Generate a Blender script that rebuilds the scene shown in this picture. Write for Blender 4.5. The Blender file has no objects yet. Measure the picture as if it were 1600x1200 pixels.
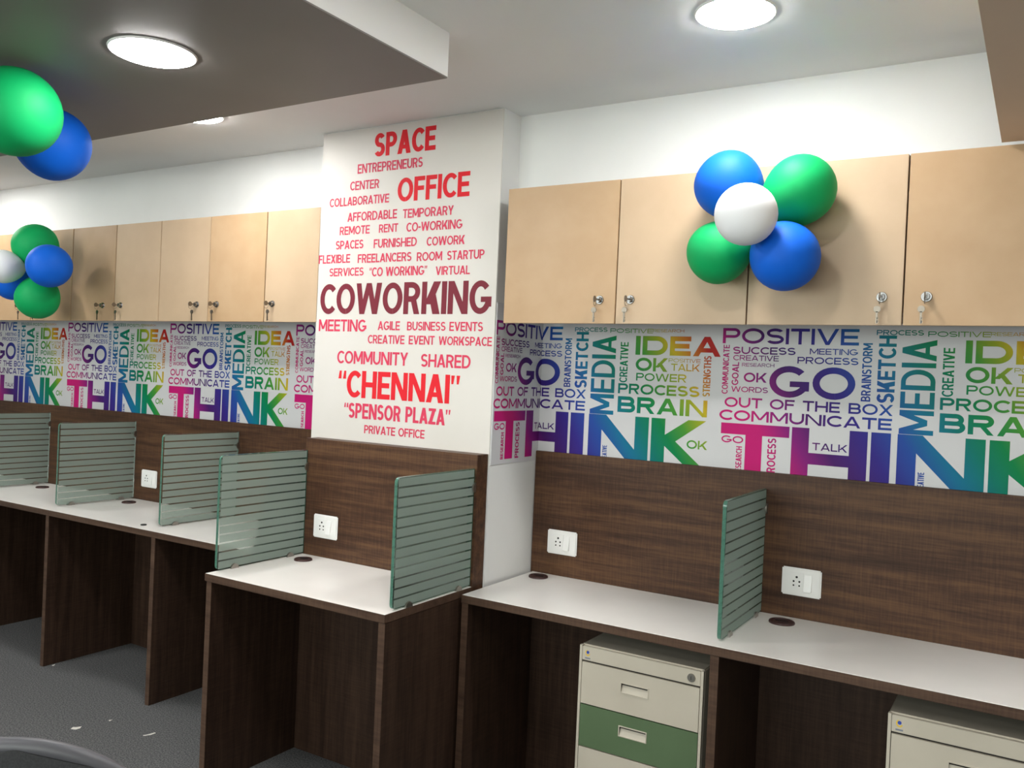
import bpy, bmesh, math, random
from mathutils import Vector, Matrix
random.seed(4)
scene = bpy.context.scene
COL = scene.collection

# ------------------------------------------------------------------ camera
YAW, PITCH, ROLL = 0.5502, -0.0078, 0.0442
fwd = Vector((-math.sin(YAW)*math.cos(PITCH), math.cos(YAW)*math.cos(PITCH), math.sin(PITCH)))
r0 = Vector((math.cos(YAW), math.sin(YAW), 0)); u0 = r0.cross(fwd)
rgt = math.cos(ROLL)*r0 + math.sin(ROLL)*u0
up = -math.sin(ROLL)*r0 + math.cos(ROLL)*u0
cam_d = bpy.data.cameras.new('camera'); cam = bpy.data.objects.new('camera', cam_d); COL.objects.link(cam)
m = Matrix((rgt, up, -fwd)).transposed().to_4x4(); m.translation = (0, -2.8918, 1.4792)
cam.matrix_world = m
cam_d.sensor_width = 36; cam_d.lens = 36*1359.5/1600; cam_d.clip_start = 0.02
scene.camera = cam

# ------------------------------------------------------------------ world, exposure
w = bpy.data.worlds.new('world'); scene.world = w; w.use_nodes = True
w.node_tree.nodes['Background'].inputs[0].default_value = (0.8, 0.85, 0.9, 1)
w.node_tree.nodes['Background'].inputs[1].default_value = 0.05
vs = scene.view_settings
vs.view_transform = 'Standard'; vs.look = 'None'; vs.gamma = 1; vs.use_curve_mapping = False
vs.exposure = 0.18
LIGHT_STRENGTH = 95.0        # emission of the round ceiling downlights
# added fill light at made-up windows in the unseen wall behind the viewer
ADDED_WIN = [(-5.2, -3.4), (-2.9, -1.1), (-.6, 1.2)]; WZ0, WZ1, YWIN = .95, 2.2, -6.0
for wa, wb in ADDED_WIN:
    ld = bpy.data.lights.new('added_daylight', 'AREA'); ld.shape = 'RECTANGLE'; ld.size = wb-wa; ld.size_y = WZ1-WZ0; ld.energy = 62; ld.color = (1.0, .985, .965)
    lo = bpy.data.objects.new('added_daylight', ld); COL.objects.link(lo); lo.location = ((wa+wb)/2, YWIN-.12, (WZ0+WZ1)/2); lo.rotation_euler = (math.radians(90), 0, 0)

# ------------------------------------------------------------------ helpers
def lin(c):
    c = c/255
    return c/12.92 if c <= 0.04045 else ((c+0.055)/1.055)**2.4
def rgb(r, g, b): return (lin(r), lin(g), lin(b), 1)

class MB:
    """collects shapes, then links them as one mesh object"""
    def __init__(s): s.bm = bmesh.new(); s.mi = 0
    def box(s, x0, x1, y0, y1, z0, z1, bev=0.0):
        r = bmesh.ops.create_cube(s.bm, size=1)
        for v in r['verts']:
            v.co = ((x0+x1)/2+v.co.x*(x1-x0), (y0+y1)/2+v.co.y*(y1-y0), (z0+z1)/2+v.co.z*(z1-z0))
        if bev:
            es = list({e for v in r['verts'] for e in v.link_edges})
            bmesh.ops.bevel(s.bm, geom=es, offset=bev, segments=2, affect='EDGES', clamp_overlap=True)
        return s
    def cyl(s, p, q, ra, rb=None, seg=20, caps=True):
        rb = ra if rb is None else rb
        p, q = Vector(p), Vector(q); d = q-p
        mat = Matrix.Translation((p+q)/2) @ d.to_track_quat('Z', 'Y').to_matrix().to_4x4()
        bmesh.ops.create_cone(s.bm, cap_ends=caps, segments=seg, radius1=ra, radius2=rb, depth=d.length, matrix=mat)
        return s
    def tube(s, pts, rad, seg=8):
        pts = [Vector(p) for p in pts]
        rings = []
        for i, p in enumerate(pts):
            t = (pts[min(i+1, len(pts)-1)]-pts[max(i-1, 0)]).normalized()
            a = t.cross(Vector((0, 0, 1)) if abs(t.z) < .9 else Vector((1, 0, 0))).normalized(); b = t.cross(a)
            rr = rad[i] if isinstance(rad, (list, tuple)) else rad
            rings.append([s.bm.verts.new(p+rr*(math.cos(2*math.pi*k/seg)*a+math.sin(2*math.pi*k/seg)*b)) for k in range(seg)])
        for A, B in zip(rings, rings[1:]):
            for k in range(seg): s.bm.faces.new((A[k], A[(k+1) % seg], B[(k+1) % seg], B[k]))
        s.bm.faces.new(rings[0]); s.bm.faces.new(rings[-1][::-1])
        return s
    def torus(s, c, R, r, axis='Z', seg=24, sec=8):
        rings = []
        for i in range(seg):
            a = 2*math.pi*i/seg; ring = []
            for k in range(sec):
                b = 2*math.pi*k/sec
                x, y, z = (R+r*math.cos(b))*math.cos(a), (R+r*math.cos(b))*math.sin(a), r*math.sin(b)
                v = (x, y, z) if axis == 'Z' else ((x, z, y) if axis == 'Y' else (z, x, y))
                ring.append(s.bm.verts.new(Vector(c)+Vector(v)))
            rings.append(ring)
        for i in range(seg):
            A, B = rings[i], rings[(i+1) % seg]
            for k in range(sec): s.bm.faces.new((A[k], A[(k+1) % sec], B[(k+1) % sec], B[k]))
        return s
    def prism(s, pts, axis, a, b):
        """extrude a 2D outline along an axis from a to b"""
        def mk(p, t): return {'X': (t, p[0], p[1]), 'Y': (p[0], t, p[1]), 'Z': (p[0], p[1], t)}[axis]
        A = [s.bm.verts.new(mk(p, a)) for p in pts]; B = [s.bm.verts.new(mk(p, b)) for p in pts]
        n = len(pts)
        s.bm.faces.new(A); s.bm.faces.new(B[::-1])
        for i in range(n): s.bm.faces.new((A[i], B[i], B[(i+1) % n], A[(i+1) % n]))
        return s
    def build(s, name, mat, parent=None, smooth=False):
        bmesh.ops.recalc_face_normals(s.bm, faces=s.bm.faces)
        me = bpy.data.meshes.new(name); s.bm.to_mesh(me); s.bm.free()
        for mm in (mat if isinstance(mat, (list, tuple)) else [mat]): me.materials.append(mm)
        if smooth:
            me.shade_smooth()
            me.set_sharp_from_angle(angle=math.radians(40))
        return link(name, me, parent)
def link(name, me, parent=None, loc=(0, 0, 0)):
    o = bpy.data.objects.new(name, me); COL.objects.link(o); o.parent = parent; o.location = loc
    return o
def tag(o, label, cat, group=None):
    o['label'] = label; o['category'] = cat
    if group: o['group'] = group
    return o
def struct(o, label=None):
    o['kind'] = 'structure'
    if label: o['label'] = label
    return o
def empty(name, loc=(0, 0, 0), rz=0):
    o = bpy.data.objects.new(name, None); COL.objects.link(o); o.location = loc; o.rotation_euler.z = rz
    o.empty_display_size = .1
    return o
def copy_tree(o, parent=None):
    c = o.copy(); COL.objects.link(c); c.parent = parent
    for ch in list(o.children): copy_tree(ch, c)
    return c

# ------------------------------------------------------------------ materials
def mat(name, base, rough=.5, metal=0, spec=.5, **kw):
    m = bpy.data.materials.new(name); m.use_nodes = True
    b = m.node_tree.nodes['Principled BSDF']
    b.inputs['Base Color'].default_value = base; b.inputs['Roughness'].default_value = rough
    b.inputs['Metallic'].default_value = metal; b.inputs['Specular IOR Level'].default_value = spec
    for k, v in kw.items(): b.inputs[k].default_value = v
    return m
def nd(m, t, **props):
    n = m.node_tree.nodes.new(t)
    for k, v in props.items(): setattr(n, k, v)
    return n
def ramp(m, stops):
    r = nd(m, 'ShaderNodeValToRGB'); e = r.color_ramp.elements
    while len(e) < len(stops): e.new(.5)
    for x, (p, c) in zip(e, stops): x.position = p; x.color = c
    return r
def noisy(name, c0, c1, scale, rough=.5, stretch=(1, 1, 1), detail=4, bump=0.0, bscale=None, spec=.5, lo=.35, hi=.65):
    """base colour wandering between two tones, optional fine relief"""
    m = mat(name, c0, rough, spec=spec); L = m.node_tree.links; b = m.node_tree.nodes['Principled BSDF']
    tc = nd(m, 'ShaderNodeTexCoord'); mp = nd(m, 'ShaderNodeMapping'); mp.inputs['Scale'].default_value = stretch
    n = nd(m, 'ShaderNodeTexNoise'); n.inputs['Scale'].default_value = scale; n.inputs['Detail'].default_value = detail
    r = ramp(m, [(lo, c0), (hi, c1)])
    geo = nd(m, 'ShaderNodeNewGeometry')
    L.new(geo.outputs['Position'], mp.inputs[0]); L.new(mp.outputs[0], n.inputs[0]); L.new(n.outputs[0], r.inputs[0]); L.new(r.outputs[0], b.inputs['Base Color'])
    if bump:
        n2 = nd(m, 'ShaderNodeTexNoise'); n2.inputs['Scale'].default_value = bscale or scale*4; n2.inputs['Detail'].default_value = 3
        bp = nd(m, 'ShaderNodeBump'); bp.inputs['Strength'].default_value = bump; bp.inputs['Distance'].default_value = .004
        L.new(geo.outputs['Position'], n2.inputs[0]); L.new(n2.outputs[0], bp.inputs['Height']); L.new(bp.outputs[0], b.inputs['Normal'])
    return m
def wood(name, dark, mid, light, along='X', rough=.42):
    """dark laminate: long streaks along one axis crossed by fine hatching"""
    m = mat(name, mid, rough, spec=.22); L = m.node_tree.links; b = m.node_tree.nodes['Principled BSDF']
    geo = nd(m, 'ShaderNodeNewGeometry')
    def streak(sc, s, detail):
        mp = nd(m, 'ShaderNodeMapping'); mp.inputs['Scale'].default_value = s
        n = nd(m, 'ShaderNodeTexNoise'); n.inputs['Scale'].default_value = sc; n.inputs['Detail'].default_value = detail
        L.new(geo.outputs['Position'], mp.inputs[0]); L.new(mp.outputs[0], n.inputs[0]); return n
    S = (.05, 1, 1) if along == 'X' else (1, 1, .05)
    T = (1, 1, .06) if along == 'X' else (.06, .06, 1)
    a = streak(34, S, 5); f = streak(150, (S[0]*1.2, 1, S[2]*1.2 if along != 'X' else 1), 3); h = streak(190, T, 2)
    r = ramp(m, [(.32, dark), (.5, mid), (.7, light)])
    x = nd(m, 'ShaderNodeMath', operation='MULTIPLY_ADD'); x.inputs[1].default_value = .55
    y = nd(m, 'ShaderNodeMath', operation='MULTIPLY_ADD'); y.inputs[1].default_value = .30
    z = nd(m, 'ShaderNodeMath', operation='MULTIPLY'); z.inputs[1].default_value = .22
    L.new(h.outputs[0], z.inputs[0]); L.new(f.outputs[0], y.inputs[0]); L.new(z.outputs[0], y.inputs[2])
    L.new(a.outputs[0], x.inputs[0]); L.new(y.outputs[0], x.inputs[2]); L.new(x.outputs[0], r.inputs[0])
    L.new(r.outputs[0], b.inputs['Base Color'])
    return m

M = {}
M['wall'] = noisy('wall_paint', rgb(232, 233, 231), rgb(237, 238, 236), 3, .75, bump=.08, bscale=60)
M['ceiling'] = noisy('ceiling_paint', rgb(236, 236, 234), rgb(240, 240, 238), 2, .85)
M['soffit'] = noisy('grey_soffit_paint', rgb(124, 119, 115), rgb(129, 124, 120), 2, .55)
M['beam'] = noisy('taupe_beam_paint', rgb(222, 198, 174), rgb(227, 203, 179), 3, .7)
M['carpet'] = noisy('carpet', rgb(74, 76, 79), rgb(124, 124, 123), 170, .95, detail=6, bump=.9, bscale=260, spec=.1)
M['wood_h'] = wood('dark_laminate_horizontal_grain', rgb(42, 28, 21), rgb(73, 50, 37), rgb(104, 75, 52), 'X')
M['wood_v'] = wood('dark_laminate_vertical_grain', rgb(36, 26, 21), rgb(55, 40, 32), rgb(72, 54, 43), 'Z')  # darker than the boards: under-desk shade put into the base
M['edge'] = wood('dark_edge_band', rgb(60, 45, 37), rgb(80, 61, 50), rgb(97, 76, 62), 'X', .4)
M['laminate'] = noisy('white_desk_laminate', rgb(238, 235, 230), rgb(242, 239, 234), 6, .3)
BEIGE = []
for i, (a, b_) in enumerate([((189, 163, 133), (195, 169, 139)), ((183, 151, 114), (189, 158, 122)), ((172, 142, 109), (179, 149, 117))]):
    BEIGE.append(noisy('beige_laminate_%d' % i, rgb(*a), rgb(*b_), 9, .45, detail=6))
M['beige_shaded'] = mat('shaded_carcass', rgb(96, 74, 56), .6)  # darkened to paint shade into the door gaps and underside
M['chrome'] = mat('chrome', rgb(150, 150, 150), .22, 1)
M['steel'] = mat('brushed_steel', rgb(170, 165, 158), .35, 1)
M['key'] = mat('nickel_key', rgb(132, 124, 114), .35, 1)
M['black'] = mat('black_plastic', rgb(18, 17, 17), .5)
M['plate'] = mat('white_socket_plastic', rgb(238, 238, 236), .3)
M['grommet'] = mat('maroon_grommet_plastic', rgb(62, 36, 34), .4)
M['grommet_in'] = mat('dark_grommet_plastic', rgb(30, 16, 16), .6)
M['ped'] = noisy('warm_grey_steel_paint', rgb(196, 188, 172), rgb(202, 194, 178), 7, .42)
M['ped_dark'] = mat('pedestal_gap', rgb(40, 34, 30), .7)
M['ped_green'] = noisy('green_steel_paint', rgb(86, 108, 76), rgb(92, 115, 82), 7, .45)
M['paper'] = noisy('mural_paper', rgb(212, 212, 214), rgb(217, 217, 219), 4, .5)
M['sheet'] = noisy('poster_paper', rgb(216, 212, 205), rgb(220, 216, 210), 4, .5)
M['red'] = mat('red_print', rgb(224, 42, 52), .5, spec=.15)
M['rose'] = mat('rose_print', rgb(216, 68, 96), .5, spec=.15)
M['maroon'] = mat('maroon_print', rgb(124, 48, 60), .5, spec=.15)
M['blue_b'] = mat('blue_latex', rgb(0, 98, 214), .62, spec=.3)
M['green_b'] = mat('green_latex', rgb(0, 166, 92), .62, spec=.3)
M['white_b'] = mat('white_latex', rgb(236, 238, 240), .62, spec=.3)
M['scrap'] = mat('white_paper_scrap', rgb(225, 222, 214), .8)
M['chair'] = noisy('charcoal_mesh_fabric', rgb(46, 47, 49), rgb(58, 59, 61), 300, .8, bump=.4, bscale=500)
M['chair_highlight'] = mat('chair_highlight_grey', rgb(84, 84, 89), .45)  # lighter grey paints the highlight along the padded back edge
M['yellow'] = mat('yellow_sticker', rgb(232, 196, 60), .5)
M['bluedot'] = mat('blue_sticker', rgb(40, 70, 170), .5)
M['greyprint'] = mat('grey_sticker_print', rgb(130, 135, 150), .5)

def mural_ink():
    m = mat('rainbow_mural_ink', (1, 1, 1, 1), .5, spec=.15); L = m.node_tree.links; b = m.node_tree.nodes['Principled BSDF']
    tc = nd(m, 'ShaderNodeTexCoord'); sp = nd(m, 'ShaderNodeSeparateXYZ')
    k = nd(m, 'ShaderNodeMath', operation='MULTIPLY_ADD'); k.inputs[1].default_value = .6; k.inputs[2].default_value = -.6*1.27-.05
    s = nd(m, 'ShaderNodeMath', operation='ADD'); d = nd(m, 'ShaderNodeMath', operation='DIVIDE'); d.inputs[1].default_value = 1.25
    L.new(tc.outputs['Object'], sp.inputs[0]); L.new(sp.outputs['Z'], k.inputs[0]); L.new(sp.outputs['X'], s.inputs[0]); L.new(k.outputs[0], s.inputs[1]); L.new(s.outputs[0], d.inputs[0])
    st = [(0, (222, 30, 128)), (.12, (220, 32, 130)), (.22, (150, 34, 136)), (.31, (84, 32, 116)), (.45, (60, 46, 150)), (.56, (44, 88, 180)),
          (.65, (22, 128, 168)), (.75, (0, 136, 118)), (.83, (0, 146, 82)), (.91, (84, 168, 60)), (.98, (170, 188, 44)), (1.02, (222, 198, 44)), (1.08, (222, 138, 44)), (1.15, (200, 44, 40))]
    r = ramp(m, [(p/1.25, tuple(q*.8 for q in rgb(*c)[:3])+(1,)) for p, c in st]); L.new(d.outputs[0], r.inputs[0]); L.new(r.outputs[0], b.inputs['Base Color'])
    return m
M['ink'] = mural_ink()

def glass():
    m = bpy.data.materials.new('clear_glass'); m.use_nodes = True; n = m.node_tree.nodes; L = m.node_tree.links; n.clear()
    o = nd(m, 'ShaderNodeOutputMaterial'); t = nd(m, 'ShaderNodeBsdfTransparent'); t.inputs[0].default_value = (.93, .97, .95, 1)
    g = nd(m, 'ShaderNodeBsdfGlossy'); g.inputs['Roughness'].default_value = .02
    f = nd(m, 'ShaderNodeFresnel'); f.inputs[0].default_value = 1.45; x = nd(m, 'ShaderNodeMixShader')
    L.new(f.outputs[0], x.inputs[0]); L.new(t.outputs[0], x.inputs[1]); L.new(g.outputs[0], x.inputs[2]); L.new(x.outputs[0], o.inputs[0])
    return m
def frost():
    m = bpy.data.materials.new('frosted_film'); m.use_nodes = True; n = m.node_tree.nodes; L = m.node_tree.links; n.clear()
    o = nd(m, 'ShaderNodeOutputMaterial'); t = nd(m, 'ShaderNodeBsdfTransparent'); t.inputs[0].default_value = (.88, .92, .90, 1)
    d = nd(m, 'ShaderNodeBsdfDiffuse'); d.inputs[0].default_value = (.50, .59, .53, 1)
    tr = nd(m, 'ShaderNodeBsdfTranslucent'); tr.inputs[0].default_value = (.50, .60, .54, 1)
    a = nd(m, 'ShaderNodeMixShader'); a.inputs[0].default_value = .4
    b = nd(m, 'ShaderNodeMixShader'); b.inputs[0].default_value = .62
    L.new(d.outputs[0], a.inputs[1]); L.new(tr.outputs[0], a.inputs[2]); L.new(t.outputs[0], b.inputs[1]); L.new(a.outputs[0], b.inputs[2]); L.new(b.outputs[0], o.inputs[0])
    return m
M['glass'] = glass(); M['frost'] = frost()
M['glass_edge'] = mat('green_glass_edge', rgb(112, 172, 150), .1, **{'Transmission Weight': .6})
def emit(name, col, s):
    m = bpy.data.materials.new(name); m.use_nodes = True; n = m.node_tree.nodes; n.clear()
    o = nd(m, 'ShaderNodeOutputMaterial'); e = nd(m, 'ShaderNodeEmission'); e.inputs[0].default_value = col; e.inputs[1].default_value = s
    m.node_tree.links.new(e.outputs[0], o.inputs[0]); return m
M['led'] = emit('led_diffuser', (1.0, .985, .965, 1), LIGHT_STRENGTH)

# ------------------------------------------------------------------ the room
ZC, ZS, ZCT, ZCB = 2.422, 2.297, 2.116, 1.662
XL, XR, YF = -7.0, 3.0, YWIN
XCOL, XCL, YCF = -1.657, -2.515, -.319
struct(MB().box(XL-.1, XR+.1, YF-.1, .12, -.1, 0).build('floor', M['carpet']), 'grey carpet floor')
struct(MB().box(XL-.1, XR+.1, YF-.1, .12, ZC, ZC+.1).build('ceiling', M['ceiling']), 'white painted ceiling')
struct(MB().box(XL, XR, .02, .12, 0, ZC).build('wall_back', M['wall']), 'white wall behind the desks')
struct(MB().box(XL-.1, XL, YF, .02, 0, ZC).build('wall_left', M['wall']))
struct(MB().box(XR, XR+.1, YF, .02, 0, ZC).build('wall_right', M['wall']))
wf = MB().box(XL, XR, YF-.1, YF, 0, WZ0).box(XL, XR, YF-.1, YF, WZ1, ZC)
ex = [XL] + [v for p in ADDED_WIN for v in p] + [XR]
for a, b in zip(ex[::2], ex[1::2]): wf.box(a, b, YF-.1, YF, WZ0, WZ1)
struct(wf.build('wall_front', M['wall']))
for i, (a, b) in enumerate(ADDED_WIN):  # added windows, unseen, framing the fill light
    fr = MB(); f = .04
    fr.box(a, b, YF-.08, YF-.03, WZ0, WZ0+f).box(a, b, YF-.08, YF-.03, WZ1-f, WZ1).box(a, a+f, YF-.08, YF-.03, WZ0+f, WZ1-f).box(b-f, b, YF-.08, YF-.03, WZ0+f, WZ1-f).box((a+b)/2-f/2, (a+b)/2+f/2, YF-.08, YF-.03, WZ0+f, WZ1-f)
    wn = struct(fr.build('added_window_%d' % (i+1), M['plate']))
    MB().box(a+f, b-f, YF-.058, YF-.052, WZ0+f, WZ1-f).build('pane', M['glass'], wn)
struct(MB().box(XCL, XCOL, YCF, .02, 0, ZC).build('wall_pillar', M['wall']), 'white pillar standing out from the wall')
struct(MB().box(XCOL, XR, -.208, .02, ZCT+.002, ZC).build('wall_bulkhead_right', M['wall']), 'white wall above the large right cabinets')
struct(MB().box(XL, XCL, -.182, .02, 2.131, ZC).build('wall_bulkhead_left', M['wall']), 'white wall above the left cabinets')
so = struct(MB().box(XL, -1.445, YF, -.948, ZS+.004, ZC).build('ceiling_soffit', M['ceiling']), 'dropped ceiling box with dark grey underside')
MB().box(XL, -1.4455, YF, -.9485, ZS, ZS+.004).build('underside', M['soffit'], so)
struct(MB().box(-.12, .75, YF, -.405, ZCT+.004, ZC).build('ceiling_beam', M['beam']), 'taupe boxed beam at the upper right')

# ------------------------------------------------------------------ downlights
def downlight(x, y, z, rad, label):
    e = empty('ceiling_light', (x, y, z)); tag(e, label, 'ceiling light', 'round ceiling downlights')
    MB().torus((0, 0, -.001), rad+.003, .004, seg=40).build('rim', M['plate'], e, True)
    # opal cover, stood proud so its edge spills fill onto ceiling and walls
    MB().cyl((0, 0, 0), (0, 0, -.004), rad, rad, 40, False).cyl((0, 0, -.004), (0, 0, -.009), rad, rad-.008, 40).build('diffuser', M['led'], e)
downlight(-2.05, -1.44, ZS, .105, 'glowing round downlight in the dark grey dropped ceiling')
downlight(-.706, -.745, ZC, .095, 'glowing round downlight in the white ceiling above the right cabinets')
downlight(-2.79, -.72, ZC, .095, 'small sliver of round downlight behind the edge of the dropped ceiling')
for x, y, z, t in [(-5.0, -.64, ZC, 'far left end of the wall strip'), (1.5, -.745, ZC, 'far right end by the wall'), (-4.2, -1.44, ZS, 'dropped ceiling further left'),
                   (-2.05, -2.9, ZS, 'dropped ceiling behind the viewer'), (-4.2, -2.9, ZS, 'dropped ceiling at the far left back'), (-.75, -1.75, ZC, 'white ceiling overhead, added fill'), (1.5, -2.5, ZC, 'white ceiling at the right back'),
                   (-2.05, -4.6, ZS, 'dropped ceiling, added fill row behind the viewer'), (-.75, -4.6, ZC, 'white ceiling, added fill row behind the viewer'), (1.5, -4.6, ZC, 'white ceiling, added fill row at the right back')]:
    downlight(x, y, z, .095, 'round downlight out of view, ' + t)  # unseen lamps; the overhead one and the last row are added fill

# ------------------------------------------------------------------ lettering
def glyph(ch, w, h, t):
    """convex pieces of one geometric capital of width w, height h, stem t"""
    th = t*.92; tw = t*1.12; P = []
    R = lambda x0, y0, x1, y1: P.append([(x0, y0), (x1, y0), (x1, y1), (x0, y1)])
    D = lambda xb, xt, y0=0, y1=h, q=tw: P.append([(xb, y0), (xb+q, y0), (xt+q, y1), (xt, y1)])
    def ring(cx, cy, rx, ry, a0, a1, n=None):
        n = n or max(4, int(abs(a1-a0)/12)); ix, iy = max(rx-t, .0001), max(ry-th, .0001)
        for i in range(n):
            a, b = math.radians(a0+(a1-a0)*i/n), math.radians(a0+(a1-a0)*(i+1)/n)
            P.append([(cx+rx*math.cos(a), cy+ry*math.sin(a)), (cx+rx*math.cos(b), cy+ry*math.sin(b)), (cx+ix*math.cos(b), cy+iy*math.sin(b)), (cx+ix*math.cos(a), cy+iy*math.sin(a))])
    def bowl(x0, x1, y0, y1, f=.62):
        ry = (y1-y0)/2; rx = min((x1-x0)*f, max(ry*1.25, t*1.1)); xc = x1-rx
        R(x0, y0, xc, y0+th); R(x0, y1-th, xc, y1); ring(xc, (y0+y1)/2, rx, ry, -90, 90)
    if ch == 'A':
        D(0, (w-tw)/2); D(w-tw, (w-tw)/2); R(w*.22, h*.2, w*.78, h*.2+th*.9)
    elif ch == 'B':
        R(0, 0, t, h); bowl(t*.5, w, 0, h*.5+th*.5); bowl(t*.5, w*.94, h*.5-th*.5, h)
    elif ch == 'C': ring(w/1.74, h/2, w/1.74, h/2, 42, 318)
    elif ch == 'D': R(0, 0, t, h); bowl(t*.5, w, 0, h, .66)
    elif ch == 'E':
        R(0, 0, t, h); R(t, 0, w, th); R(t, h-th, w, h); R(t, (h-th)/2, w*.93, (h+th)/2)
    elif ch == 'F':
        R(0, 0, t, h); R(t, h-th, w, h); R(t, h*.42, w*.92, h*.42+th)
    elif ch == 'G':
        ring(w/2, h/2, w/2, h/2, 42, 335); R(w*.52, h*.5-th*.8, w, h*.5+th*.1); R(w-t, h*.22, w, h*.45)
    elif ch == 'H': R(0, 0, t, h); R(w-t, 0, w, h); R(t, (h-th)/2, w-t, (h+th)/2)
    elif ch == 'I': R(0, 0, w, h)
    elif ch == 'K':
        R(0, 0, t, h); D(t*.55, w-tw*1.2, h*.3, h, tw*1.25); D(w-tw*1.25, t+.12*(w-t), 0, h*.62, tw*1.25)
    elif ch == 'L': R(0, 0, t, h); R(t, 0, w, th)
    elif ch == 'M':
        R(0, 0, t, h); R(w-t, 0, w, h); D((w-tw)/2, 0, h*.18, h); D((w-tw)/2, w-tw, h*.18, h)
    elif ch == 'N': R(0, 0, t, h); R(w-t, 0, w, h); D(w-tw, 0)
    elif ch == 'O': ring(w/2, h/2, w/2, h/2, 0, 360)
    elif ch == 'P': R(0, 0, t, h); bowl(t*.5, w, h*.36, h)
    elif ch == 'R': R(0, 0, t, h); bowl(t*.5, w*.97, h*.38, h); D(w-tw*1.1, w*.42, 0, h*.45)
    elif ch == 'S':
        ry = (h+th)/4; ring(w/2, h-ry, w/2*.96, ry, 28, 270); ring(w/2, ry, w/2, ry, 90, -152)
    elif ch == 'T': R((w-t)/2, 0, (w+t)/2, h-th); R(0, h-th, w, h)
    elif ch == 'U':
        ry = min(h*.48, w*.55); R(0, ry, t, h); R(w-t, ry, w, h); ring(w/2, ry, w/2, ry, 180, 360)
    elif ch == 'V': D((w-tw)/2, 0); D((w-tw)/2, w-tw)
    elif ch == 'W':
        q = tw*.95; a = w*.25-q*.5; b = w*.75-q*.5
        D(a, 0, q=q); D(a, (w-q)/2, q=q); D(b, (w-q)/2, q=q); D(b, w-q, q=q)
    elif ch == 'X': D(0, w-tw*1.15, q=tw*1.15); D(w-tw*1.15, 0, q=tw*1.15)
    elif ch == 'Y': D((w-tw)/2, 0, h*.4); D((w-tw)/2, w-tw, h*.4); R((w-t)/2, 0, (w+t)/2, h*.44)
    elif ch == 'Z': R(0, 0, w, th); R(0, h-th, w, h); D(0, w-tw*1.2, q=tw*1.2)
    elif ch == '-': R(0, h*.36, w, h*.36+th)
    elif ch in '<>':     # opening and closing double quotation marks
        q = t*.75
        for k in (0, 1):
            x = k*q*1.5
            if ch == '<': P.append([(x, h*.68), (x+q, h*.68), (x+q*1.0, h*.98), (x+q*.35, h*.98)])
            else: P.append([(x+q*.1, h*.68), (x+q*.65, h*.68), (x+q, h*.98), (x, h*.98)])
    return P
WID = dict(A=.95, B=.84, C=.86, D=.92, E=.74, F=.7, G=1.0, H=.9, K=.9, L=.66, M=1.08, N=.94, O=1.02, P=.8, R=.84, S=.78, T=.8, U=.88, V=.92, W=1.36, X=.9, Y=.88, Z=.8)
WID['-'] = .4
def word_polys(s, width, h, wt=.2, gap=.08, letters=False):
    """pieces of a word fitted to exactly this width and cap height"""
    t = wt*h
    k = 1.0
    def unit(c): return WID.get(c, .9)*h
    fixed = sum(t for c in s if c == 'I') + sum(t*1.9 for c in s if c in '<>')
    flex = sum(unit(c) for c in s if c not in 'I<> ') + sum(.42*h for c in s if c == ' ') + gap*h*(len(s)-1)
    k = (width-fixed)/flex
    x = 0; out = []; out2 = []
    for c in s:
        if c == ' ': x += (.42+gap)*h*k; continue
        cw = t if c == 'I' else (t*1.9 if c in '<>' else unit(c)*k)
        g_ = [[(px+x, py) for px, py in p] for p in glyph(c, cw, h, t)]; out += g_; out2.append(g_)
        x += cw+gap*h*k
    return out2 if letters else out
def clip(poly, c, keep_right):
    out = []; n = len(poly); s = 1 if keep_right else -1
    for i in range(n):
        a, b = poly[i], poly[(i+1) % n]; da, db = s*(a[0]-c), s*(b[0]-c)
        if da >= 0: out.append(a)
        if (da > 0 > db) or (da < 0 < db):
            f = da/(da-db); out.append((a[0]+f*(b[0]-a[0]), a[1]+f*(b[1]-a[1])))
    return out if len(out) > 2 else None
def poly_mesh(name, polys, m):
    vs_, fs = [], []
    for p in polys:
        fs.append(tuple(range(len(vs_), len(vs_)+len(p)))); vs_ += [(x, -.00003*(len(fs) % 12), z) for x, z in p]   # hair-thin steps keep overlapping strokes apart
    me = bpy.data.meshes.new(name); me.from_pydata(vs_, [], fs); me.materials.append(m); return me

# words of one mural repeat: text, x0, x1, z0, z1 (metres, x from the start of the repeat), stroke weight
TILE_H = [('POSITIVE', -.008, .431, 1.627, 1.679, .2), ('SUCCESS', .029, .237, 1.592, 1.616, .2), ('CREATIVE', .031, .184, 1.570, 1.588, .17), ('MEETING', .282, .429, 1.596, 1.615, .17),
          ('PROCESS', .244, .432, 1.565, 1.587, .19), ('RESEARCH', .062, .170, 1.550, 1.562, .16), ('GO', .156, .426, 1.452, 1.556, .215), ('OK', .070, .147, 1.498, 1.530, .2), ('WORDS', .029, .153, 1.4635, 1.482, .18),
          ('PROCESS', .482, .616, 1.661, 1.677, .19), ('POSITIVE', .628, .795, 1.658, 1.674, .17), ('RESEARCH', .795, .912, 1.662, 1.673, .15), ('OUT OF THE BOX', .008, .539, 1.411, 1.445, .2), ('COMMUNICATE', -.008, .538, 1.366, 1.402, .215),
          ('GO', .003, .078, 1.290, 1.314, .2), ('TALK', .303, .411, 1.287, 1.311, .18), ('IDEA', .731, 1.046, 1.580, 1.648, .27), ('OK', .734, .856, 1.522, 1.570, .23), ('POSITIVE', .859, .976, 1.5565, 1.570, .15), ('TALK', .869, .974, 1.527, 1.552, .17),
          ('POWER', .738, .928, 1.487, 1.515, .19), ('PROCESS', .669, .977, 1.438, 1.475, .22), ('BRAIN', .670, 1.007, 1.370, 1.428, .25), ('OK', .939, 1.013, 1.258, 1.288, .2)]
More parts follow.
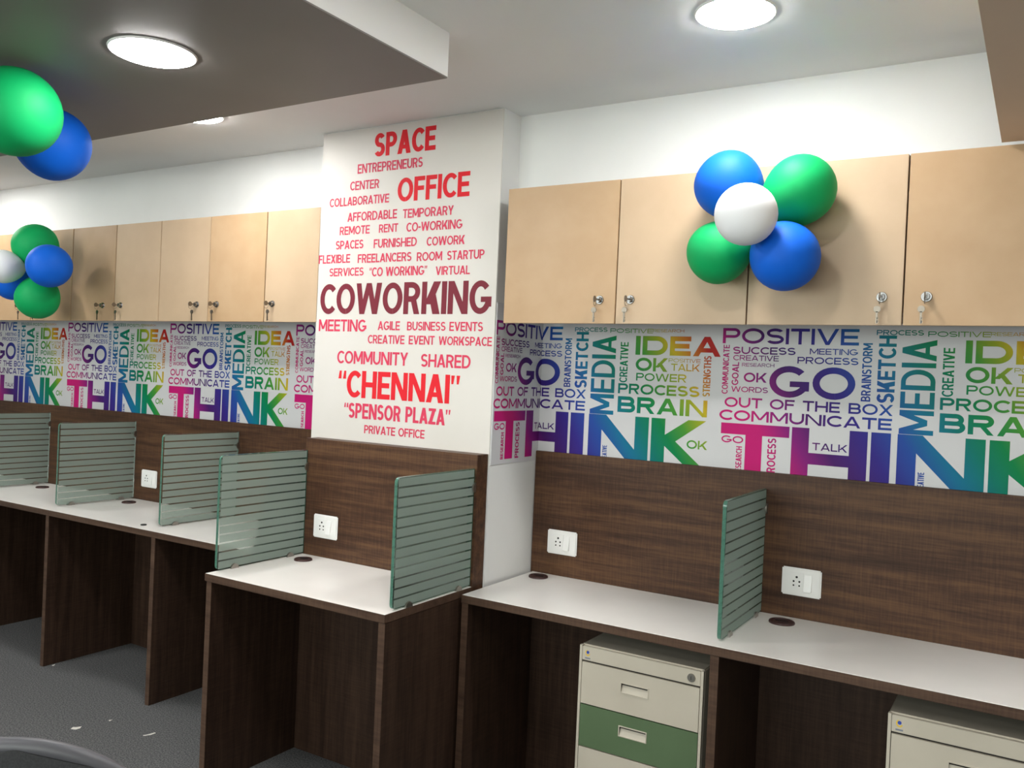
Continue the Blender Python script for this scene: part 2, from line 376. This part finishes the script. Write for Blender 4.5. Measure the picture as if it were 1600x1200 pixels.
TILE_V = [('COMMUNICATE', -.004, .017, 1.455, 1.622, .17), ('GOAL', .029, .052, 1.486, 1.564, .18), ('BRAINSTORM', .444, .472, 1.452, 1.635, .17), ('SKETCH', .490, .541, 1.450, 1.660, .2), ('MEDIA', .558, .654, 1.358, 1.648, .155),
          ('CREATIVE', .672, .703, 1.478, 1.625, .17), ('RESEARCH', .055, .075, 1.183, 1.280, .18), ('PROCESS', .160, .188, 1.183, 1.315, .18), ('CREATIVE', .617, .635, 1.183, 1.245, .16), ('STRENGTHS', .988, 1.014, 1.442, 1.582, .17)]
ZB, ZT = 1.183, 1.357
def R4(x0, x1, z0, z1): return [(x0, z0), (x1, z0), (x1, z1), (x0, z1)]
THINK = [('T', [R4(0, .229, 1.320, ZT), R4(.085, .141, ZB, 1.320)]),
         ('H', [R4(.237, .292, ZB, ZT), R4(.416, .470, ZB, ZT), R4(.292, .416, 1.240, 1.277)]),
         ('I', [R4(.480, .537, ZB, ZT)]),
         ('N', [R4(.556, .610, ZB, ZT), R4(.742, .795, ZB, ZT), [(.725, ZB), (.795, ZB), (.626, ZT), (.556, ZT)]]),
         ('K', [R4(.805, .857, ZB, ZT), [(.850, 1.258), (.897, 1.279), (1.006, ZT), (.942, ZT), (.850, 1.295)], [(.950, ZB), (1.011, ZB), (.897, 1.279), (.850, 1.266)]])]
words = []
for s, x0, x1, z0, z1, wt in TILE_H:
    for g_ in (word_polys(s, x1-x0, z1-z0, wt, letters=True) if z1-z0 > .03 else [word_polys(s, x1-x0, z1-z0, wt)]):   # large letters are pieces of their own
        words.append((s, [[(x+x0, y+z0) for x, y in p] for p in g_]))
for s, x0, x1, z0, z1, wt in TILE_V:
    for g_ in (word_polys(s, z1-z0, x1-x0, wt, letters=True) if x1-x0 > .03 else [word_polys(s, z1-z0, x1-x0, wt)]):
        words.append((s, [[(x1-y, x+z0) for x, y in p] for p in g_]))
words += THINK
word_mesh = [poly_mesh('printed_word', ps, M['ink']) for s, ps in words]
def span(ps): xs = [x for p in ps for x, _ in p]; return min(xs), max(xs)
WP0, WP1 = 1.166, 1.74
def put_words(sheet, start, sx, lo=None, hi=None, y=.0154):
    """one repeat of the mural; cut at wall positions lo / hi"""
    for (s, ps), me in zip(words, word_mesh):
        a, b = span(ps); a = start+a*sx; b = start+b*sx
        if (lo is not None and b <= lo) or (hi is not None and a >= hi): continue
        if (lo is not None and a < lo) or (hi is not None and b > hi):
            q = ps
            if lo is not None: q = [c for c in (clip(p, (lo-start)/sx, True) for p in q) if c]
            if hi is not None: q = [c for c in (clip(p, (hi-start)/sx, False) for p in q) if c]
            if not q: continue
            me = poly_mesh('printed_word', q, M['ink'])
        o = link('printed_word', me, sheet, (start, y, 0)); o.scale.x = sx
mr = MB().box(XCOL, 1.2, .0158, .0195, WP0, WP1).build('wallpaper', M['paper'])
tag(mr, 'rainbow word-cloud wallpaper with large THINK under the right-hand cabinets, wrapping the pillar side', 'wallpaper')
put_words(mr, -1.998, 1.0, lo=XCOL+.002); put_words(mr, -.939, 1.0); put_words(mr, .122, 1.0, hi=1.2)
sd = MB().box(XCOL, XCOL+.003, YCF+.004, .016, WP0, WP1).build('side_sheet', M['paper'], mr)
for s, ps in words:
    a, b = span(ps)
    if a > .34: continue
    q = [c for c in (clip(p, .341, False) for p in ps) if c]
    if not q: continue
    o = link('printed_word', poly_mesh('printed_word', q, M['ink']), sd, (XCOL+.0036, -.3076, 0)); o.rotation_euler.z = math.pi/2; o.scale.x = .945
ml = MB().box(XL, XCL, .0158, .0195, WP0, WP1).build('wallpaper', M['paper'])
tag(ml, 'repeating rainbow THINK word-cloud wallpaper under the left cabinets', 'wallpaper')
for k in range(4): put_words(ml, -2.959-.9016*k, .849, hi=XCL-.001 if k == 0 else None)

# words on the pillar sheet: text, x0, x1, z0, z1, weight, ink
PIL = [('SPACE', -2.245, -1.951, 2.304, 2.394, .21, 'red'), ('ENTREPRENEURS', -2.326, -2.007, 2.246, 2.283, .175, 'rose'), ('CENTER', -2.361, -2.213, 2.183, 2.218, .175, 'rose'), ('OFFICE', -2.121, -1.79, 2.122, 2.212, .2, 'red'),
       ('COLLABORATIVE', -2.466, -2.161, 2.124, 2.158, .175, 'rose'), ('AFFORDABLE', -2.368, -2.119, 2.061, 2.096, .175, 'rose'), ('TEMPORARY', -2.091, -1.857, 2.059, 2.093, .175, 'rose'), ('REMOTE', -2.406, -2.251, 2.01, 2.043, .175, 'rose'),
       ('RENT', -2.205, -2.111, 2.01, 2.042, .175, 'rose'), ('CO-WORKING', -2.071, -1.815, 2.007, 2.041, .175, 'rose'), ('SPACES', -2.424, -2.28, 1.954, 1.988, .175, 'rose'), ('FURNISHED', -2.228, -2.019, 1.952, 1.986, .175, 'rose'),
       ('COWORK', -1.973, -1.802, 1.95, 1.983, .175, 'rose'), ('FLEXIBLE', -2.512, -2.345, 1.9, 1.934, .175, 'rose'), ('FREELANCERS', -2.306, -2.041, 1.897, 1.931, .175, 'rose'), ('ROOM', -2.016, -1.899, 1.895, 1.928, .175, 'rose'),
       ('STARTUP', -1.877, -1.714, 1.895, 1.928, .175, 'rose'), ('SERVICES', -2.452, -2.273, 1.848, 1.88, .175, 'rose'), ('<CO WORKING>', -2.244, -1.965, 1.843, 1.878, .175, 'rose'), ('VIRTUAL', -1.926, -1.773, 1.841, 1.873, .175, 'rose'),
       ('COWORKING', -2.495, -1.676, 1.698, 1.818, .195, 'maroon'), ('MEETING', -2.497, -2.247, 1.63, 1.677, .185, 'rose'), ('AGILE', -2.19, -2.082, 1.637, 1.671, .175, 'rose'), ('BUSINESS', -2.048, -1.87, 1.637, 1.67, .175, 'rose'),
       ('EVENTS', -1.853, -1.707, 1.637, 1.67, .175, 'rose'), ('CREATIVE', -2.237, -2.057, 1.585, 1.618, .175, 'rose'), ('EVENT', -2.037, -1.917, 1.585, 1.618, .175, 'rose'), ('WORKSPACE', -1.898, -1.666, 1.585, 1.617, .175, 'rose'),
       ('COMMUNITY', -2.391, -2.037, 1.504, 1.554, .18, 'rose'), ('SHARED', -1.976, -1.753, 1.503, 1.551, .18, 'rose'), ('<CHENNAI>', -2.38, -1.795, 1.373, 1.478, .2, 'red'), ('<SPENSOR PLAZA>', -2.344, -1.831, 1.293, 1.352, .19, 'rose'), ('PRIVATE OFFICE', -2.236, -1.944, 1.238, 1.27, .18, 'rose')]
sh = MB().box(XCL+.001, XCOL-.001, YCF-.003, YCF, 1.15, ZC-.003).build('word_sheet', M['sheet'])
tag(sh, 'off-white printed sheet of red and pink office words covering the pillar', 'wall graphic')
for s, x0, x1, z0, z1, wt, ink in PIL:
    big = z1-z0 > .045; nm = 'printed_letter' if big else 'printed_word'
    for g_ in (word_polys(s, x1-x0, z1-z0, wt, gap=.06, letters=True) if big else [word_polys(s, x1-x0, z1-z0, wt, gap=.06)]):
        o = link(nm, poly_mesh(nm, g_, M[ink]), sh, (x0, YCF-.0036, z0))
        o['label'] = {'red': 'bright red print', 'rose': 'pinkish red print', 'maroon': 'large maroon print'}[ink]

# ------------------------------------------------------------------ brown backboards
def board(x0, x1, y0, y1, z0, z1, label):
    e = MB().box(x0, x1, y0, y1, z0, z1, .001).build('back_board', M['wood_h']); return tag(e, label, 'wall panel', 'brown boards behind the desks')
board(XCOL+.004, 1.2, 0, .016, .72, 1.203, 'long dark brown woodgrain board behind the right desk')
board(-2.473, -1.6605, -.39, YCF-.004, 0, 1.205, 'short dark brown woodgrain board on the pillar behind the middle desk')
board(XL+.02, XCL-.003, 0, .016, .72, 1.201, 'dark brown woodgrain board behind the long left desk')

# ------------------------------------------------------------------ desks
def grommet(parent, x, y, z, r=.031):
    g = MB().cyl((0, 0, 0), (0, 0, .004), r, seg=28).torus((0, 0, .004), r-.003, .003, seg=28).build('cable_grommet', M['grommet'], parent, True); g.location = (x, y, z)
    MB().prism([(math.cos(a)*r*.55-.002, math.sin(a)*r*.3+.008) for a in [math.pi*2*k/16 for k in range(16)]], 'Z', .0041, .0055).build('cap_slot', M['grommet_in'], g)
def desk(x0, x1, y0, y1, z, legs, label, grommets, T=.026, back=True):
    e = empty('desk', ((x0+x1)/2, (y0+y1)/2, 0)); tag(e, label, 'desk')
    ox, oy = e.location.x, e.location.y
    B = lambda a, b, c, d, f, g, bev=0: MB().box(a-ox, b-ox, c-oy, d-oy, f, g, bev)
    top = B(x0+.0015, x1-.0015, y0+.0015, y1, z-T, z, .0008).build('tabletop', M['laminate'], e)
    B(x0+.001, x1-.001, y0, y0+.0014, z-T, z-.001).build('edge_band', M['edge'], top)
    for a in (x0, x1-.0014): B(a, a+.0014, y0, y1, z-T, z-.001).build('edge_band', M['edge'], top)
    B(x0+.002, x1-.002, y0+.002, y1, z-T-.002, z-T).build('underside', M['wood_v'], top)
    for lx in legs:
        p = B(lx, lx+.026, y0+.005, y1-.001, 0, z-T-.002, .0008).build('side_panel', M['wood_v'], e)
        B(lx+.0005, lx+.0255, y0+.0042, y0+.005, 0, z-T-.002).build('edge_band', M['edge'], p)
    if back:
        ls = sorted(legs)
        for a, b in zip(ls, ls[1:]): B(a+.026, b, y1-.03, y1-.012, .0, z-T-.002).build('modesty_panel', M['wood_v'], e)
    for gx, gy, r in grommets: grommet(e, gx-ox, gy-oy, z, r)
    return e
desk(-1.646, .96, -.473, 0, .7412, [-1.646, -.784, .075, .934], 'long right desk with pale top and two drawer pedestals beneath', [(-1.578, -.072, .036), (-.681, -.088, .04)])
desk(-2.4696, -1.6605, -.8553, -.391, .75, [-2.464, -1.687], 'middle desk standing forward in front of the pillar, pale top', [(-2.377, -.477, .034)])
dl = desk(-6.4, -2.474, -.504, 0, .75, [-6.39, -5.605, -4.833, -4.047, -3.252, -2.502], 'long left desk with pale top and bare open bays', [(-4.73, -.123, .034), (-3.977, -.108, .034)])
gm = MB().cyl((0, 0, 0), (0, 0, .004), .013, seg=16).build('screw_cap', M['black'], dl); gm.location = (-3.39-dl.location.x, -.441-dl.location.y, .75)

# ------------------------------------------------------------------ glass partitions
def partition_proto(depth, height):
    """glass screen in the YZ plane: back edge at y=0, front at y=-depth, standing on z=0"""
    e = empty('glass_partition'); T = .011; c = .016; z0 = .004
    pts = []
    for (cy, cz, a0) in ((-depth+c, z0+c, 180), ):
        pass
    def corner(cy, cz, a0, a1): return [(cy+c*math.cos(math.radians(a)), cz+c*math.sin(math.radians(a))) for a in [a0+(a1-a0)*i/6 for i in range(7)]]
    pts = [(-.001, z0)] + corner(-depth+c, z0+c, 270, 180) + corner(-depth+c, height-c, 180, 90) + [(-.001, height)]
    bm = MB(); bm.prism(pts, 'X', -T/2, T/2)
    o = bm.build('pane', [M['glass'], M['glass_edge']], e)
    for p in o.data.polygons: p.material_index = 0 if abs(p.normal.x) > .9 else 1
    n = 13; per = (height-z0)/n
    band = None
    for k in range(n):
        zz = z0+per*k+.0028
        if band is None: band = MB().box(T/2, T/2+.0006, -depth+.006, -.006, 0, per-.0056).build('frosted_band', M['frost'], e); b = band
        else: b = link('frosted_band', band.data, e)
        b.location.z = zz
    def clamp(y, z, vertical=False):
        cm = MB()
        for s in (-1, 1):
            x = s*(T/2+.004)
            half = [(math.cos(math.radians(a))*.017, math.sin(math.radians(a))*.017) for a in range(0, 181, 15)]
            if vertical: half = [(-q, p) for p, q in half]
            cm.prism([(y+p, z+q) for p, q in half], 'X', x-.003, x+.003)
        cm.build('clamp', M['steel'], e, True)
    clamp(-depth*.82, 0); clamp(-depth*.18, 0); clamp(0, height*.84, True)
    return e
proto = partition_proto(.422, .408)
spots = [(-.776, 0, .7412, 'dark-edged glass partition standing on the long right desk'), (-1.673, -.391, .75, 'striped glass partition at the right end of the middle desk'),
         (-2.4655, -.391, .75, 'striped glass partition at the left end of the middle desk'), (-3.308, 0, .75, 'striped glass partition on the left desk nearest the pillar, by the white wall socket'),
         (-4.098, 0, .75, 'second striped glass partition from the pillar on the left desk'), (-4.888, 0, .75, 'striped glass partition at the left edge of the view on the left desk'), (-5.678, 0, .75, 'farthest striped glass partition on the left desk, out of view')]
for i, (x, y, z, lab) in enumerate(spots):
    o = proto if i == 0 else copy_tree(proto)
    o.location = (x, y, z); tag(o, lab, 'partition', 'frosted stripe glass desk partitions')

# ------------------------------------------------------------------ power sockets
def socket(x, y, z, label):
    e = empty('power_socket', (x, y, z)); tag(e, label, 'socket', 'white power sockets on the brown boards')
    MB().box(-.062, .062, -.009, 0, -.045, .045, .004).build('plate', M['plate'], e, True)
    md = MB().box(-.036, .008, -.0115, -.008, -.030, .030, .0012).build('socket_module', M['plate'], e)
    for px, pz, r in ((-.014, .016, .0038), (-.023, .002, .0032), (-.005, .002, .0032), (-.023, -.011, .0028), (-.005, -.011, .0028)):
        MB().cyl((px, -.0122, pz), (px, -.0112, pz), r, seg=10).build('pin_hole', M['black'], md)
    MB().prism([(-.0185, -.026), (-.0105, .026), (-.008, .026), (-.008, -.026)], 'X', .010, .033).build('switch', M['plate'], e)
socket(-1.520, 0, .868, 'white socket plate on the brown board beside the pillar, above the right desk')
socket(-.645, 0, .860, 'white socket plate right of the glass partition on the right desk')
socket(-2.347, -.39, .870, 'white socket plate on the pillar board above the middle desk')
socket(-3.963, 0, .866, 'white socket plate between glass partitions above the left desk')

# ------------------------------------------------------------------ wall cabinets
def key_set(door, x, z, y, swing):
    MB().cyl((x, y, z), (x, y-.004, z), .0145, .013, seg=24).cyl((x, y-.004, z), (x, y-.014, z), .0095, .0085, seg=20).build('lock', M['chrome'], door, True)
    MB().box(x-.001, x+.001, y-.030, y-.012, z-.003, z+.003).cyl((x-.0012, y-.036, z), (x+.0012, y-.036, z), .010, seg=16).build('key', M['key'], door)
    # spare key hanging from the ring
    kx = x-.006+swing; kz = z-.034
    k = MB().torus((x, y-.034, z-.011), .010, .0008, 'X', 18, 6)
    k.cyl((kx, y-.022, kz), (kx, y-.0245, kz), .009, seg=16).box(kx-.0025, kx+.0025, y-.0245, y-.022, kz-.038, kz-.006)
    k.box(kx, kx+.0045, y-.0245, y-.022, kz-.036, kz-.030).box(kx, kx+.004, y-.0245, y-.022, kz-.026, kz-.022)
    k.build('hanging_key', M['key'], door)
def cabinet(xs, yf, locks, tones, label, group, ZCB=ZCB, ZCT=ZCT):
    x0, x1 = xs[0], xs[-1]
    e = empty('wall_cabinet', ((x0+x1)/2, 0, ZCB)); tag(e, label, 'cabinet', group); ox = e.location.x
    c = MB(); t = .016; y0, y1 = yf+.0195, .012; q = .034    # doors hang lower than the carcass
    c.box(x0-ox+.0005, x0-ox+t, y0, y1, q, ZCT-ZCB).box(x1-ox-t, x1-ox-.0005, y0, y1, q, ZCT-ZCB)
    c.box(x0-ox+t, x1-ox-t, y0, y1, q, q+t).box(x0-ox+t, x1-ox-t, y0, y1, ZCT-ZCB-t, ZCT-ZCB).box(x0-ox+t, x1-ox-t, y1-.006, y1, q+t, ZCT-ZCB-t)
    c.build('carcass', M['beige_shaded'], e)
    for (a, b), lk, tn in zip(zip(xs, xs[1:]), locks, tones):
        g0 = g1 = .0021
        d = MB().box(a-ox+g0, b-ox-g1, yf, yf+.018, 0.0, ZCT-ZCB, .0008).build('door', BEIGE[tn], e)
        if lk is not None: key_set(d, lk-ox, .075, yf, random.uniform(-.004, .004))
YCR, YCLF = -.3907, -.322
GR, GL = 'large beige wall cabinets on the right', 'beige wall cabinets on the left wall'
cabinet([-1.5818, -1.1654, -.7487], YCR, [-1.221, -1.115], [1, 0], 'beige two-door wall cabinet next to the pillar on the right', GR)
cabinet([-.7485, -.3321, .0845], YCR, [-.385, -.276], [0, 1], 'beige two-door wall cabinet reaching the right edge of the photo', GR)
cabinet([.0847, .50, .917], YCR, [.44, .56], [1, 0], 'beige two-door wall cabinet past the right edge, out of view', GR)
cabinet([-2.8157, -2.5093], YCLF, [-2.7667], [0], 'pale single-door wall cabinet touching the pillar on its left', GL, 1.666, 2.129)
cabinet([-3.5107, -3.1701, -2.8159], YCLF, [-3.2436, -3.1119], [0, 1], 'beige two-door wall cabinet second from the pillar on the left', GL, 1.666, 2.129)
cabinet([-4.2026, -3.8472, -3.5109], YCLF, [-3.9371, -3.7952], [2, 0], 'beige two-door wall cabinet just right of the small balloon bunch', GL, 1.666, 2.129)
cabinet([-4.9022, -4.5601, -4.2029], YCLF, [-4.6316, -4.4937], [1, 1], 'beige two-door wall cabinet behind the small balloon bunch', GL, 1.666, 2.129)
cabinet([-5.5967, -5.2495, -4.9024], YCLF, [-5.3108, -5.1882], [0, 1], 'beige two-door wall cabinet past the left edge, out of view', GL, 1.666, 2.129)

# ------------------------------------------------------------------ drawer pedestals
def pedestal_proto():
    W, H, D = .40, .655, .42
    e = empty('drawer_pedestal')
    MB().box(0, W, .012, D, .02, H, .004).build('body', M['ped'], e)
    MB().box(.006, W-.006, .008, .013, .03, H-.006).build('shadow_gap', M['ped_dark'], e)
    for sx in (.04, W-.04):
        for sy in (.06, D-.05): MB().cyl((sx, sy, 0), (sx, sy, .02), .016, seg=14).build('foot', M['black'], e)
    for a in (0, W-.008): MB().box(a, a+.008, 0, .013, .022, H-.001).build('frame_rail', M['ped'], e)
    hd = MB().box(.009, W-.009, 0, .012, H-.046, H-.003, .0012).build('header_strip', M['ped'], e)
    MB().cyl((W-.036, 0, H-.026), (W-.036, -.004, H-.026), .0125, .0115, seg=24).build('lock', M['steel'], hd, True)
    MB().box(W-.0368, W-.0352, -.0046, -.0038, H-.031, H-.021).build('keyhole', M['black'], hd)
    sx, sz = .028, H-.024
    MB().cyl((sx, 0, sz+.004), (sx, -.0006, sz+.004), .0048, seg=14).build('sticker_dot', M['bluedot'], hd)
    arc = [(sx+.0085*math.cos(math.radians(a)), sz+.002+.0095*math.sin(math.radians(a))) for a in range(110, 341, 15)] + [(sx+.0055*math.cos(math.radians(a)), sz+.002+.0062*math.sin(math.radians(a))) for a in range(340, 109, -15)]
    ab = MB()
    n = len(arc)//2
    for i in range(n-1): ab.prism([arc[i], arc[i+1], arc[-2-i], arc[-1-i]], 'Y', -.0006, 0)
    ab.build('sticker_figure', M['yellow'], hd)
    MB().box(sx-.009, sx+.009, -.0005, 0, sz-.0165, sz-.0125).build('sticker_text', M['greyprint'], hd)
    edges = [H-.050, H-.182, H-.314, .028]
    for k in range(3):
        z1, z0 = edges[k]-.0018, edges[k+1]+.0018
        mt = M['ped_green'] if k == 1 else M['ped']
        hz = z1-.052 if k < 2 else z1-.06; hx = W*.47; hw, hh = .046, .0165
        f = MB()
        x0, x1 = .010, W-.010
        f.box(x0, hx-hw, 0, .012, z0, z1).box(hx+hw, x1, 0, .012, z0, z1).box(hx-hw, hx+hw, 0, .012, hz+hh, z1).box(hx-hw, hx+hw, 0, .012, z0, hz-hh)
        d = f.build('drawer', mt, e)
        if k == 1: d['label'] = 'muted green middle drawer front'
        r = MB(); a, b, c, g = hx-hw, hx+hw, hz-hh, hz+hh; q = .003
        r.box(a, b, -.002, .0, g-q, g).box(a, b, -.002, 0, c, c+q).box(a, a+q, -.002, 0, c+q, g-q).box(b-q, b, -.002, 0, c+q, g-q)
        r.prism([(.0, c+q), (.011, c+q), (.011, g-q)], 'X', a+q, b-q)
        r.box(a, b, .0105, .0118, c, g)
        r.build('handle', M['ped'], d)
    return e
p1 = pedestal_proto(); p1.location = (-1.207, -.448, 0)
p2 = copy_tree(p1); p2.location = (-.313, -.448, 0)
tag(p1, 'grey steel drawer pedestal with a green middle drawer under the right desk, in full view', 'drawer unit', 'steel drawer pedestals')
tag(p2, 'grey steel drawer pedestal cut off by the bottom right corner', 'drawer unit', 'steel drawer pedestals')

# ------------------------------------------------------------------ balloons
def balloon(c, r, knot_to, colour, label, group, squash=1.0):
    """teardrop latex balloon centred at c, neck towards knot_to"""
    n, k = 22, 36; bm = MB(); rings = []
    for i in range(1, n):
        a = math.pi*i/n; z = math.cos(a)*r*squash
        rr = math.sin(a)*r*(1+.05*math.cos(a))
        if z < 0: z *= 1.10+.12*(abs(math.cos(a)))**4
        rings.append([bm.bm.verts.new((rr*math.cos(2*math.pi*j/k), rr*math.sin(2*math.pi*j/k), z)) for j in range(k)])
    t = bm.bm.verts.new((0, 0, r*squash)); b = bm.bm.verts.new((0, 0, -r*squash*1.22))
    for A, B in zip(rings, rings[1:]):
        for j in range(k): bm.bm.faces.new((A[j], A[(j+1) % k], B[(j+1) % k], B[j]))
    for j in range(k):
        bm.bm.faces.new((t, rings[0][j], rings[0][(j+1) % k])); bm.bm.faces.new((b, rings[-1][(j+1) % k], rings[-1][j]))
    o = bm.build('balloon', M[colour], None, True)
    o.location = c; d = Vector(c)-Vector(knot_to); o.rotation_euler = d.to_track_quat('Z', 'Y').to_euler()
    zb = -r*squash*1.22
    MB().cyl((0, 0, zb+.004), (0, 0, zb-.008), .006, .003, seg=12).cyl((0, 0, zb-.008), (0, 0, zb-.016), .003, .008, seg=12).build('knot', M[colour], o, True)
    return tag(o, label, 'balloon', group)
G1 = 'balloon bunch on the right cabinets'
K = (-.70, -.43, 1.945)
balloon((-.783, -.50, 2.045), .094, K, 'blue_b', 'blue balloon at the upper left of the bunch on the right cabinets', G1)
balloon((-.590, -.493, 2.016), .093, K, 'green_b', 'green balloon at the upper right of the bunch on the right cabinets', G1, 1.06)
balloon((-.803, -.50, 1.857), .088, K, 'green_b', 'green balloon at the lower left of the bunch on the right cabinets', G1)
balloon((-0.610, -.535, 1.835), .091, K, 'blue_b', 'blue balloon at the lower right of the bunch on the right cabinets', G1, 1.03)
balloon((-0.679, -.665, 1.926), .080, (-.70, -.43, 1.94), 'white_b', 'white balloon in the middle of the bunch on the right cabinets', G1)
G2 = 'small balloon bunch on the left cabinets'
K = (-4.23, -.43, 1.89)
balloon((-4.225, -.50, 2.016), .105, K, 'green_b', 'green balloon at the top of the bunch on the left cabinets', G2)
balloon((-3.999, -.56, 1.903), .10, K, 'blue_b', 'blue balloon at the right of the bunch on the left cabinets', G2)
balloon((-4.19, -.50, 1.763), .10, K, 'green_b', 'green balloon at the bottom of the bunch on the left cabinets', G2)
balloon((-4.42, -.49, 1.855), .10, K, 'blue_b', 'blue balloon peeping out behind the small white one on the left cabinets', G2)
balloon((-4.258, -.63, 1.899), .079, (-4.24, -.43, 1.89), 'white_b', 'white balloon in front of the bunch on the left cabinets', G2)
G3 = 'balloon bunch under the dropped ceiling'
K = (-2.77, -1.52, 2.26)
balloon((-2.50, -1.552, 2.163), .122, K, 'green_b', 'large green balloon under the dropped ceiling at the upper left edge', G3)
balloon((-2.72, -1.31, 2.155), .112, K, 'blue_b', 'blue balloon under the dropped ceiling at the upper left edge', G3)
balloon((-2.72, -1.60, 2.04), .105, (-2.77, -1.52, 2.2), 'white_b', 'white balloon half out of view at the left edge below the dropped ceiling', G3)

# ------------------------------------------------------------------ office chair
ch = empty('office_chair', (-1.34, -1.98, 0), math.radians(32)); tag(ch, 'dark office chair with rounded back at the bottom left corner', 'chair')
def shell(y_of, half, z0, z1, thick, grow=0):
    """curved back shell, rounded outline, thickness along y"""
    bm = MB(); N, Q = 26, 18; F = []; B_ = []
    for i in range(Q+1):
        v = i/Q; z = z0+(z1-z0)*v; rF = []; rB = []
        hw = half*(1-abs(2*v-1)**2.1)**(1/2.1) if 0 < v < 1 else half*.02
        for j in range(N+1):
            x = hw*(2*j/N-1); y = y_of(x, z); rF.append(bm.bm.verts.new((x, y, z))); rB.append(bm.bm.verts.new((x, y-thick, z)))
        F.append(rF); B_.append(rB)
    for i in range(Q):
        for j in range(N):
            bm.bm.faces.new((F[i][j], F[i][j+1], F[i+1][j+1], F[i+1][j])); bm.bm.faces.new((B_[i][j], B_[i+1][j], B_[i+1][j+1], B_[i][j+1]))
        for j in (0, N): bm.bm.faces.new((F[i][j], F[i+1][j], B_[i+1][j], B_[i][j]))
    for i in (0, Q):
        for j in range(N): bm.bm.faces.new((F[i][j], F[i][j+1], B_[i][j+1], B_[i][j]))
    return bm
bk = lambda x, z: -.235+.9*x*x-.10*(z-.72)
shell(bk, .205, .52, .935, .028).build('backrest', M['chair'], ch, True)
rim = []
for k in range(49):
    a = math.pi*2*k/48; v = .5+.5*math.sin(a); x = .206*(abs(math.cos(a))**(2/2.1))*(1 if math.cos(a) >= 0 else -1); z = .7275+.2085*(abs(math.sin(a))**(2/2.1))*(1 if math.sin(a) >= 0 else -1)
    rim.append((x, bk(x, z)-.014, z))
MB().tube(rim, .012, 10).build('rim_highlight', M['chair_highlight'], ch, True)  # tube carries the painted edge highlight
st = MB(); st.box(-.24, .24, -.22, .24, .43, .50, .03); st.build('seat', M['chair'], ch, True)
MB().tube([(0, -.10, .42), (0, -.24, .42), (0, -.285, .48), (0, -.262, .62)], .022, 10).build('back_support', M['black'], ch, True)
for s in (-1, 1):
    MB().tube([(s*.22, 0, .44), (s*.285, 0, .46), (s*.285, -.03, .64), (s*.285, .0, .655)], .014, 8).build('armrest_post', M['black'], ch, True)
    MB().box(s*.285-.03, s*.285+.03, -.14, .12, .655, .68, .01).build('armrest', M['black'], ch, True)
MB().cyl((0, 0, .09), (0, 0, .28), .03).cyl((0, 0, .28), (0, 0, .43), .018).build('gas_lift', M['black'], ch, True)
for k in range(5):
    a = 2*math.pi*k/5; c, s = math.cos(a), math.sin(a)
    MB().tube([(0, 0, .12), (c*.15, s*.15, .10), (c*.29, s*.29, .075)], [.026, .02, .014], 8).build('base_spoke', M['black'], ch, True)
    MB().cyl((c*.29-s*.02, s*.29+c*.02, .026), (c*.29+s*.02, s*.29-c*.02, .026), .026, seg=18).cyl((c*.29, s*.29, .03), (c*.29, s*.29, .075), .008).build('caster', M['black'], ch, True)

# ------------------------------------------------------------------ litter on the carpet
for (x, y, l, wd, rz, lab) in [(-3.243, -.814, .035, .022, .5, 'crumpled beige paper scrap on the carpet left of the desk bays'), (-3.208, -.689, .012, .009, .2, 'tiny white paper fleck on the carpet'),
                               (-2.968, -.68, .045, .008, 1.1, 'thin white paper sliver on the carpet before the left desk'), (-4.0, -.46, .012, .01, .9, 'white speck on the carpet beside the left desk panel')]:
    b = MB(); A = [(-l/2, -wd/2), (l*.1, -wd*.62), (l/2, -wd*.3), (l*.42, wd/2), (-l*.1, wd*.4), (-l*.55, wd*.3)]
    b.prism(A, 'Z', 0, .0012); o = b.build('paper_scrap', M['scrap']); o.location = (x, y, 0.0005); o.rotation_euler.z = rz
    for v in o.data.vertices:
        if v.co.x > l*.3: v.co.z += .003
    tag(o, lab, 'paper scrap', 'paper litter on the carpet')
